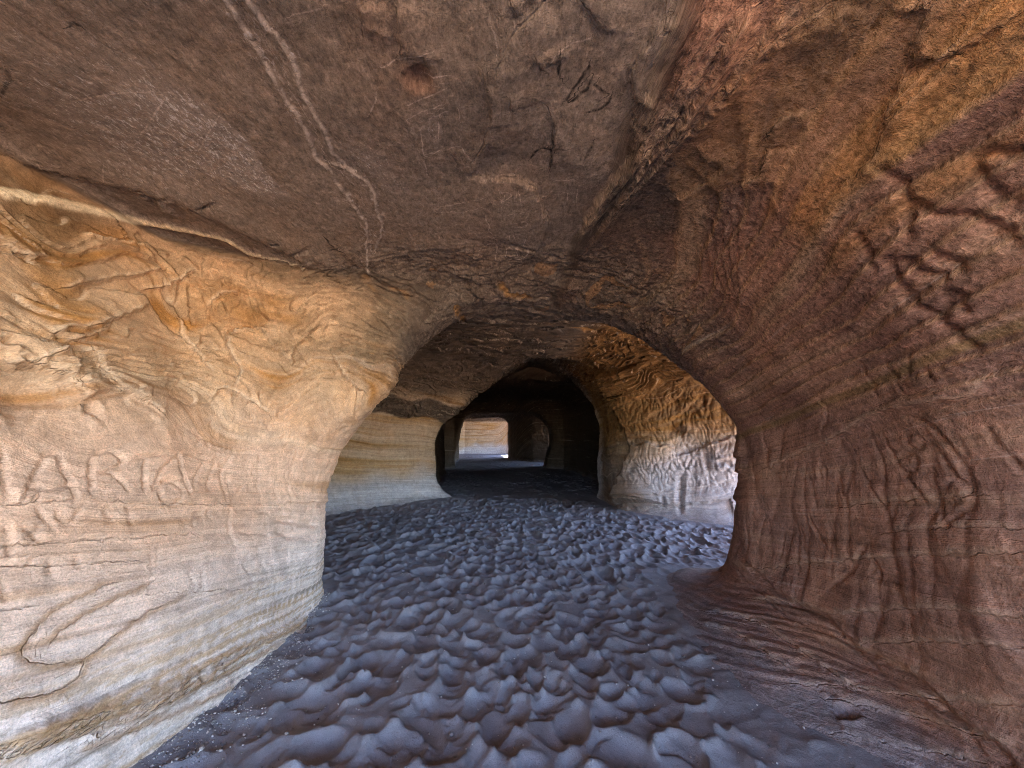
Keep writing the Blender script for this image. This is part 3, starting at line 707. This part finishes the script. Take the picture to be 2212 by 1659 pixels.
# ------------------------------------------------------------------ materials
class NT:
    def __init__(self, name):
        self.m = bpy.data.materials.new(name); self.m.use_nodes = True
        self.t = self.m.node_tree; self.t.nodes.clear()
    def n(self, typ, **kw):
        o = self.t.nodes.new(typ)
        for k, v in kw.items():
            if k == 'ins':
                for i, x in v.items():
                    if isinstance(x, bpy.types.NodeSocket): self.t.links.new(x, o.inputs[i])
                    elif x is not None: o.inputs[i].default_value = x
            else: setattr(o, k, v)
        return o
    def math(self, op, a, b=None, c=None, clamp=False):
        return self.n('ShaderNodeMath', operation=op, use_clamp=clamp, ins={0: a, 1: b, 2: c}).outputs[0]
    def vmul(self, v, s): return self.n('ShaderNodeVectorMath', operation='MULTIPLY', ins={0: v, 1: s}).outputs[0]
    def attr(self, name): return self.n('ShaderNodeAttribute', attribute_name=name)
    def sep(self, v):
        s = self.n('ShaderNodeSeparateXYZ', ins={0: v}); return s.outputs[0], s.outputs[1], s.outputs[2]
    def noise(self, v, scale, detail=4, rough=.55, dist=0.):
        return self.n('ShaderNodeTexNoise', ins={'Vector': v, 'Scale': scale, 'Detail': detail, 'Roughness': rough, 'Distortion': dist}).outputs[0]
    def map(self, x, a, b, c=0., d=1., smooth=False):
        return self.n('ShaderNodeMapRange', interpolation_type='SMOOTHSTEP' if smooth else 'LINEAR', ins={0: x, 1: a, 2: b, 3: c, 4: d}).outputs[0]
    def mix(self, f, a, b, mode='MIX'):
        o = self.n('ShaderNodeMix', data_type='RGBA', blend_type=mode, ins={0: f})
        for i, x in ((6, a), (7, b)):
            if isinstance(x, bpy.types.NodeSocket): self.t.links.new(x, o.inputs[i])
            else: o.inputs[i].default_value = tuple(x) + (1,) * (4 - len(x))
        return o.outputs[2]
    def vscale(self, col, f):
        o = self.n('ShaderNodeVectorMath', operation='SCALE', ins={0: col}); 
        self.t.links.new(f, o.inputs['Scale']) if isinstance(f, bpy.types.NodeSocket) else setattr(o.inputs['Scale'], 'default_value', f)
        return o.outputs[0]
    def out(self, col, rough=.9, normal=None, spec=.2):
        b = self.n('ShaderNodeBsdfPrincipled', ins={'Base Color': col, 'Roughness': rough, 'Specular IOR Level': spec})
        if normal is not None: self.t.links.new(normal, b.inputs['Normal'])
        self.t.links.new(b.outputs[0], self.n('ShaderNodeOutputMaterial').inputs[0])
        return self.m

def rock_material():
    t = NT('layered_sandstone')
    tintn = t.attr('tint').outputs['Color']
    scv = t.attr('sc').outputs['Vector']; gcv = t.attr('gc').outputs['Vector']
    vein_, crack_, coal_ = t.sep(t.attr('fva').outputs['Vector'])
    chalk_, flake_, flakew = t.sep(t.attr('fvb').outputs['Vector'])
    rust_, crisp_, vault_ = t.sep(t.attr('fvd').outputs['Vector'])
    bloom_, bedw, grainw = t.sep(t.attr('fvc').outputs['Vector'])
    pos = t.n('ShaderNodeNewGeometry').outputs['Position']
    beds = t.noise(scv, .55, 6, .68, .3)
    beds2 = t.noise(scv, 2.3, 4, .6, .6)
    grain = t.noise(gcv, 120, 3, .75)
    grain2 = t.noise(gcv, 42, 5, .72)
    blot = t.noise(pos, 2.7, 5, .62, .4)
    blot2 = t.noise(pos, 11, 5, .68, .6)
    # value
    f = t.math('MULTIPLY_ADD', t.math('SUBTRACT', beds, .5), t.math('MULTIPLY', bedw, 1.4), 1.0)
    f = t.math('MULTIPLY', f, t.math('MULTIPLY_ADD', t.math('SUBTRACT', beds2, .5), t.math('MULTIPLY', bedw, .8), 1.0))
    f = t.math('MULTIPLY', f, t.map(blot2, .3, .7, .78, 1.22))
    gr = t.map(grain2, .32, .68, .5, 1.5)
    f = t.math('MULTIPLY', f, t.math('MULTIPLY_ADD', t.math('SUBTRACT', gr, 1.), t.math('MULTIPLY_ADD', grainw, 1.0, .16), 1.0))
    f = t.math('MULTIPLY', f, t.map(grain, .3, .7, .72, 1.28))
    col = t.vscale(tintn, f)
    # rusty and pale layers
    rustm = t.math('MULTIPLY', t.map(beds2, .58, .72, 0, 1, True), t.math('MULTIPLY', bedw, .42))
    col = t.mix(rustm, col, t.mix(1.0, col, (.80, .52, .28), 'MULTIPLY'))
    palem = t.math('MULTIPLY', t.map(beds, .60, .70, 0, 1, True), t.math('MULTIPLY', bedw, .30))
    col = t.mix(palem, col, (.68, .60, .52))
    col = t.mix(t.map(blot, .45, .75, 0, .35), col, t.mix(1.0, col, (1.0, .78, .58), 'MULTIPLY'))
    rn = t.math('ADD', t.math('MULTIPLY', blot2, .7), t.math('MULTIPLY', grain2, .45))
    rm = t.map(t.math('ADD', rn, t.math('MULTIPLY', rust_, .42)), .74, .86, 0, 1, True)
    col = t.mix(t.math('MULTIPLY', rm, t.math('MULTIPLY', t.map(rust_, .05, .4), .42)), col, t.mix(.5, t.vscale(col, 1.1), (.42, .21, .06)))
    # pale lips of broken sheets
    lip = t.math('MULTIPLY', t.map(flake_, .0, .09, 1, 0), t.math('MULTIPLY', flakew, t.math('MULTIPLY', t.map(blot2, .45, .6, 0, .6), t.map(crisp_, 0, .6, 1, .35))))
    col = t.mix(lip, col, (.66, .54, .40))
    # veins, scratches, soot, bloom
    nz = t.math('MULTIPLY', t.math('SUBTRACT', grain2, .5), .022)
    va = t.math('ABSOLUTE', t.math('ADD', vein_, nz))
    vm = t.math('MULTIPLY', t.map(va, .002, .013, 1, 0, True), t.map(blot2, .38, .62, .12, .85))
    col = t.mix(vm, col, (.60, .50, .42))
    vm2 = t.math('MULTIPLY', t.map(va, .01, .06, 1, 0, True), t.map(grain2, .54, .64, 0, .6))
    col = t.mix(t.math('MULTIPLY', vm2, t.map(blot, .45, .6, 0, 1)), col, (.62, .58, .56))
    ca = t.math('ABSOLUTE', t.math('ADD', chalk_, t.math('MULTIPLY', nz, .25)))
    cm = t.math('MULTIPLY', t.map(ca, .001, .005, 1, 0), t.map(grain2, .38, .58, .05, .75))
    col = t.mix(cm, col, (.58, .46, .38))
    oa = t.math('ABSOLUTE', t.math('ADD', coal_, t.math('MULTIPLY', nz, .4)))
    om = t.math('MULTIPLY', t.map(oa, .003, .011, 1, 0), t.map(grain2, .38, .55, .1, .92))
    col = t.mix(om, col, (.012, .011, .010))
    bm = t.math('MULTIPLY', bloom_, t.map(t.noise(gcv, 60, 3, .8), t.math('MULTIPLY_ADD', bloom_, -.13, .63), .68, 0, 1, True))
    col = t.mix(t.math('MULTIPLY', bm, .9), col, (.66, .62, .60))
    col = t.mix(t.math('MULTIPLY', bloom_, .18), col, (.55, .50, .47))
    # relief finer than the mesh
    h = t.math('MULTIPLY', t.math('MULTIPLY', beds, bedw), .020)
    h = t.math('ADD', h, t.math('MULTIPLY', t.math('MULTIPLY', beds2, bedw), .009))
    h = t.math('ADD', h, t.math('MULTIPLY', grain2, t.math('MULTIPLY_ADD', grainw, .024, .0035)))
    h = t.math('ADD', h, t.math('MULTIPLY', grain, t.math('MULTIPLY_ADD', grainw, .002, .0008)))
    h = t.math('ADD', h, t.math('MULTIPLY', blot2, t.math('MULTIPLY_ADD', grainw, .008, .010)))
    ck = t.map(t.math('ABSOLUTE', t.math('ADD', crack_, t.math('MULTIPLY', nz, .35))), .0, .005, -.009, 0)
    ck = t.math('MULTIPLY', ck, t.map(blot2, .4, .6, .1, 1.2))
    h = t.math('ADD', h, ck)
    h = t.math('ADD', h, t.math('MULTIPLY', t.map(flake_, 0, .06, -.004, 0), flakew))
    bmp = t.n('ShaderNodeBump', ins={'Strength': 1.0, 'Distance': 1.0, 'Height': h})
    return t.out(col, .92, bmp.outputs[0], .12)
ROCK = rock_material()

def sand_material():
    t = NT('footprinted_sand')
    pos = t.n('ShaderNodeNewGeometry').outputs['Position']
    a = t.noise(pos, 1.1, 4, .6); b = t.noise(pos, 9, 5, .65); g = t.noise(pos, 260, 2, .7); k = t.noise(pos, 70, 4, .75)
    f = t.math('MULTIPLY', t.map(b, .3, .7, .85, 1.15), t.map(g, .2, .8, .82, 1.18))
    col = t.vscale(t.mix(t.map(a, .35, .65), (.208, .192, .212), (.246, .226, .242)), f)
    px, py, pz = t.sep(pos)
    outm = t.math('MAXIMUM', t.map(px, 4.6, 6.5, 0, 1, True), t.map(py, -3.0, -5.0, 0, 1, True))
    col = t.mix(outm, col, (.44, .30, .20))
    col = t.mix(t.map(k, .60, .68, 0, .4), col, (.09, .08, .085))
    h = t.math('ADD', t.math('MULTIPLY', g, .0010), t.math('MULTIPLY', b, .0022))
    h = t.math('ADD', h, t.math('MULTIPLY', k, .0035))
    bmp = t.n('ShaderNodeBump', ins={'Strength': 1.0, 'Distance': 1.0, 'Height': h})
    return t.out(col, 1.0, bmp.outputs[0], .03)
SAND = sand_material()
def pebble_material():
    t = NT('pale_pebbles')
    r = t.n('ShaderNodeObjectInfo')
    pos = t.n('ShaderNodeNewGeometry').outputs['Position']
    isl = t.n('ShaderNodeNewGeometry').outputs['Random Per Island']
    col = t.mix(isl, (.13, .10, .095), (.50, .45, .43))
    return t.out(t.vscale(col, t.map(t.noise(pos, 90, 3), .3, .7, .8, 1.2)), .85, None, .2)
PEBBLE = pebble_material()

# ------------------------------------------------------------------ objects
def link(name, v, polys, mat, n=None, attrs=None, parent=None):
    me = bpy.data.meshes.new(name)
    k = polys.shape[1]
    me.vertices.add(len(v)); me.vertices.foreach_set('co', np.ascontiguousarray(v, F).ravel())
    me.loops.add(polys.size); me.loops.foreach_set('vertex_index', np.ascontiguousarray(polys, np.int32).ravel())
    me.polygons.add(len(polys))
    me.polygons.foreach_set('loop_start', np.arange(0, polys.size, k, dtype=np.int32))
    me.polygons.foreach_set('use_smooth', np.ones(len(polys), bool))
    me.update(calc_edges=True)
    for an, (typ, data) in (attrs or {}).items():
        a = me.attributes.new(an, typ, 'POINT')
        if typ == 'FLOAT_VECTOR': a.data.foreach_set('vector', np.ascontiguousarray(data, F).ravel())
        else: a.data.foreach_set('color', np.concatenate([data, np.ones((len(data), 1))], 1).astype(F).ravel())
    me.materials.append(mat)
    if n is not None:
        me.normals_split_custom_set_from_vertices(n.tolist())
    o = bpy.data.objects.new(name, me)
    scene.collection.objects.link(o)
    if parent is not None: o.parent = parent
    return o
def tag(o, label=None, cat=None, group=None, kind=None):
    for k, v in (('label', label), ('category', cat), ('group', group), ('kind', kind)):
        if v: o[k] = v
    return o

fc = V[QD].mean(1); fx, fy, fz = fc.T
fd = -N0[QD].mean(1)[:, 2]
fcid = np.where((carve_id[QD] > 0).sum(1) >= 2, carve_id[QD].max(1), 0)
fcr = .62 - .09 * np.clip(fy - 1.9, 0, 2)
ext = (fx > 5.2) | (fy < -3.5)
CEIL, LEFT, RIGHT, LREAR, RREAR, LPASS, RPASS, LFAR, RFAR, END, CLIFF = range(11)
lab = np.where(fx < 0, LEFT, RIGHT)
m = fy > 4.0
lab[m] = np.where(fx[m] < 0, np.where(fy[m] < 5.35 + .0 * fx[m], LEFT, LREAR), np.where(fy[m] < 5.5, RIGHT, RREAR))
m = fy > 9.75
lab[m] = np.where(fx[m] < .3, LPASS, RPASS)
m = (fx > .6) & (fy > 8.85) & (fy <= 9.75); lab[m] = RPASS
m = fy > 18.0
lab[m] = np.where(fx[m] < -1.9, LFAR, RFAR)
m = fy > 24.8
lab[m] = END
ceil = np.where(fy < 4.0, np.where(fx < 0, fd > .58, fx < fcr), fd > .62) & (fz > 1.7)
lab[ceil] = CEIL
lab[ext] = CLIFF
def piece(name, sel, parent=None):
    q = QD[sel]
    u, inv = np.unique(q, return_inverse=True)
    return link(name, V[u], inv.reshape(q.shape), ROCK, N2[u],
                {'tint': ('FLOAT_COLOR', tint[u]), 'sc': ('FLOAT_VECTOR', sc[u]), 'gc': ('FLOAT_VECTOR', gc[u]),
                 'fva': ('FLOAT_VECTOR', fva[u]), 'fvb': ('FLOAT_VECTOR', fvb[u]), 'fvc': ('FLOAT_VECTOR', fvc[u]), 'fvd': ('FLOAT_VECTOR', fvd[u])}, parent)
# every carved sign or scribble that hangs together is a part of its wall
comp = np.where(fcid > 0, 1, 0)
ci = np.nonzero(fcid > 0)[0]
vl = np.full(nv, 10 ** 9, np.int64)
fl_ = np.arange(len(ci))
for _ in range(4000):
    q = QD[ci]
    for k in range(4): np.minimum.at(vl, q[:, k], fl_)
    g = vl[q].min(1)
    if (g == fl_).all(): break
    fl_ = g
comp = np.full(len(QD), -1); comp[ci] = fl_
NAMES = {1: 'carved_letter', 2: 'carved_mark', 3: 'carved_stroke', 4: 'carved_mark'}
# a solid outline of the ceiling's hollow stays in the ceiling
for lb, name, label, cat in ((CEIL, 'ceiling', None, None), (CLIFF, 'cliff', None, None),
        (LEFT, 'sandstone_wall', 'bright cream and ochre banded rock wall carved with large letters, pale gravel along its foot', 'rock wall'),
        (RIGHT, 'sandstone_pillar', 'massive red brown rock pillar with deep hand-cut strokes and rubbed vertical grooves', 'rock pillar'),
        (LREAR, 'sandstone_wall', 'smooth tan rear wall under a bulging overhang, seen through the arch beside the dark passage', 'rock wall'),
        (RREAR, 'sandstone_wall', 'golden brown and grey pitted wall lit from the side opening behind the red pillar', 'rock wall'),
        (LPASS, 'sandstone_wall', 'dim tan passage wall right behind the smooth rear wall', 'rock wall'),
        (RPASS, 'sandstone_wall', 'nearly black passage wall behind the golden pitted wall', 'rock wall'),
        (LFAR, 'sandstone_wall', 'narrow shadowed strip of wall on the left of the bright far chamber', 'rock wall'),
        (RFAR, 'sandstone_wall', 'dark brown distant wall on the right of the bright far chamber, across the tunnel', 'rock wall'),
        (END, 'sandstone_wall', 'bright daylit end wall of the farthest chamber, small and pale where the tunnel ends', 'rock wall')):
    sel = lab == lb
    if not sel.any(): continue
    body = sel.copy(); parts_ = []
    if lb in (LEFT, RIGHT):
        for g in np.unique(comp[sel & (comp >= 0)]):
            f = sel & (comp == g)
            if f.sum() < 90 or fcid[f].max() == 5: continue
            parts_.append((NAMES[int(np.bincount(fcid[f]).argmax())], f)); body &= ~f
    o = piece(name, body)
    if cat: tag(o, label, cat, kind='thing')
    else: tag(o, kind='structure')
    for pn, f in parts_: piece(pn, f, o)
print('rock objects', round(time.time() - T0, 1))

# --- sand: one sheet, trodden all over, reaching far outside
sxs = graded([(-300, 80), (-60, 30), (-12, 2.), (-5, .10), (-3.2, .022), (-2.4, .0145), (2.8, .0145), (4.2, .026), (6, .12), (12, 2.), (60, 30), (300, 80)])
sys_ = graded([(-300, 80), (-60, 30), (-12, 2.), (-3, .2), (.6, .05), (1.3, .0135), (4.2, .0135), (7, .02), (10, .03), (20, .05), (32, .07), (60, 12), (300, 80)])
SXX, SYY = np.meshgrid(sxs, sys_, indexing='ij')
SXX = SXX.astype(F); SYY = SYY.astype(F)
hs = .035 * noise(SXX * .35, SYY * .35, SXX * 0, 90) + .018 * noise(SXX * 1.1, SYY * 1.1, SXX * 0, 91)
foot = -sdfw(np.stack([SXX, SYY, np.full_like(SXX, .04)], -1)) * ((SXX > -6) & (SXX < 9) & (SYY > -8) & (SYY < 33)) + 9. * ~((SXX > -6) & (SXX < 9) & (SYY > -8) & (SYY < 33))
foot = np.maximum(foot, -.3)
out_ = np.maximum(SXX - 5.5, -SYY - 4)
hs = hs - .10 * np.clip(out_, 0, 40)
side_ = sstep(.4, 1., SXX)
hs += (.03 - .005 * side_) * np.exp(-np.maximum(foot, 0) / (.09 + .03 * side_))
tread = sstep(.0, .10 + .08 * side_, foot + .05 * noise(SXX * 5, SYY * 5, SXX * 0, 96))
rs = np.random.RandomState(11)
trod = []
for q_ in range(9000):
    y = rs.uniform(.9, 9.5) if q_ < 5600 else rs.uniform(9.3, 31)
    x = rs.uniform(-4.2, 4.6)
    if poly(np.array([x], F), np.array([y], F), A_ if y < 9.3 else (D_ if y < 17.5 else (F_ if y < 24.6 else H_)))[0] < -.05:
        trod.append((x, y))
for x, y in trod:
    L = rs.uniform(.07, .155); Wd = L * rs.uniform(.45, .85); D = rs.uniform(.024, .050) * (L / .13)
    th = rs.normal(0, .45) + (math.pi if rs.rand() < .5 else 0) + (math.pi / 2 if rs.rand() < .12 else 0)
    R = L * 1.6
    i0, i1 = np.searchsorted(sxs, [x - R, x + R]); j0, j1 = np.searchsorted(sys_, [y - R, y + R])
    if i1 - i0 < 3 or j1 - j0 < 3: continue
    xx = SXX[i0:i1, j0:j1] - x; yy = SYY[i0:i1, j0:j1] - y
    u = (xx * math.sin(th) + yy * math.cos(th)) / L; v = (xx * math.cos(th) - yy * math.sin(th)) / Wd
    v = v / (1 - .18 * u)
    ph = rs.uniform(0, 6); an = np.arctan2(v, u)
    r = np.sqrt(u * u + v * v) * (1 + .07 * np.sin(2 * an + ph) + .04 * np.sin(3 * an + 2 * ph))
    h = hs[i0:i1, j0:j1]
    base = float(h[(r > .9) & (r < 1.3)].mean()) if ((r > .9) & (r < 1.3)).any() else float(h.mean())
    dent = base * .8 + .2 * h - D * (1 - np.clip(r, 0, 1) ** 2.2) * (1 + .45 * u) + .006
    k = sstep(1.0, .84, r)
    h = lerp(h, dent, k)
    h = h + D * .26 * np.exp(-((r - 1.12) / .16) ** 2) * (1 - k) * (.65 - .35 * u) 
    w_ = tread[i0:i1, j0:j1]
    hs[i0:i1, j0:j1] = lerp(hs[i0:i1, j0:j1], h, w_)
hs += .0022 * noise(SXX * 17, SYY * 17, SXX * 0, 93) + .004 * noise(SXX * 6, SYY * 6, SXX * 0, 94)
print('sand', round(time.time() - T0, 1), hs.shape, len(trod))
nxs, nys = hs.shape
gi = np.arange(nxs * nys).reshape(nxs, nys)
sq = np.stack([gi[:-1, :-1], gi[1:, :-1], gi[1:, 1:], gi[:-1, 1:]], -1).reshape(-1, 4)
ground = link('ground', np.stack([SXX, SYY, hs], -1).reshape(-1, 3), sq, SAND)
tag(ground, kind='structure')

# --- pebbles and grit caught along the foot of the left wall
def ground_z(x, y):
    i = np.clip(np.searchsorted(sxs, x), 1, nxs - 1); j = np.clip(np.searchsorted(sys_, y), 1, nys - 1)
    return hs[i, j]
def rock_foot(y, side):
    xs = np.arange(0, 3.2, .02, dtype=F) * side
    d = sdfw(np.stack([xs, np.full_like(xs, y), np.full_like(xs, .03)], -1))
    k = np.nonzero(d > 0)[0]
    return xs[k[0]] if len(k) else 2.5 * side
ico_v = []; ico_f = []
phi = (1 + 5 ** .5) / 2
bv = np.array([(-1, phi, 0), (1, phi, 0), (-1, -phi, 0), (1, -phi, 0), (0, -1, phi), (0, 1, phi), (0, -1, -phi), (0, 1, -phi), (phi, 0, -1), (phi, 0, 1), (-phi, 0, -1), (-phi, 0, 1)]); bv /= np.linalg.norm(bv[0])
bf = np.array([(0, 11, 5), (0, 5, 1), (0, 1, 7), (0, 7, 10), (0, 10, 11), (1, 5, 9), (5, 11, 4), (11, 10, 2), (10, 7, 6), (7, 1, 8), (3, 9, 4), (3, 4, 2), (3, 2, 6), (3, 6, 8), (3, 8, 9), (4, 9, 5), (2, 4, 11), (6, 2, 10), (8, 6, 7), (9, 8, 1)])
foot_y = np.arange(1.0, 4.4, .05); foot_x = np.array([rock_foot(y, -1) for y in foot_y])
pv, pf = [], []
rp = np.random.RandomState(3)
for i in range(3400):
    y = rp.uniform(1.4, 3.9)
    spread = .22 * np.clip((3.7 - y) / 1.2, .25, 1)
    x = np.interp(y, foot_y, foot_x) + abs(rp.normal(0, spread)) * .8
    if i > 2700:
        y = rp.uniform(1.3, 4.5); x = rp.uniform(-1.3, 1.6)
    s = .0035 * np.exp(rp.normal(0, .45))
    q = bv * (s * rp.uniform(.7, 1.3, 3)) * (1 + .25 * rp.normal(size=(12, 1)))
    a = rp.uniform(0, 6.3); ca, sa = math.cos(a), math.sin(a)
    q = np.stack([q[:, 0] * ca - q[:, 1] * sa, q[:, 0] * sa + q[:, 1] * ca, q[:, 2] * .75], 1)
    pf.append(bf + 12 * len(pv)); pv.append(q + [x, y, ground_z(x, y) + s * .3])
gr = link('gravel', np.concatenate(pv), np.concatenate(pf), PEBBLE)
tag(gr, kind='stuff', label='grey and whitish grit strewn along the foot of the carved cream wall')
print('done', round(time.time() - T0, 1))
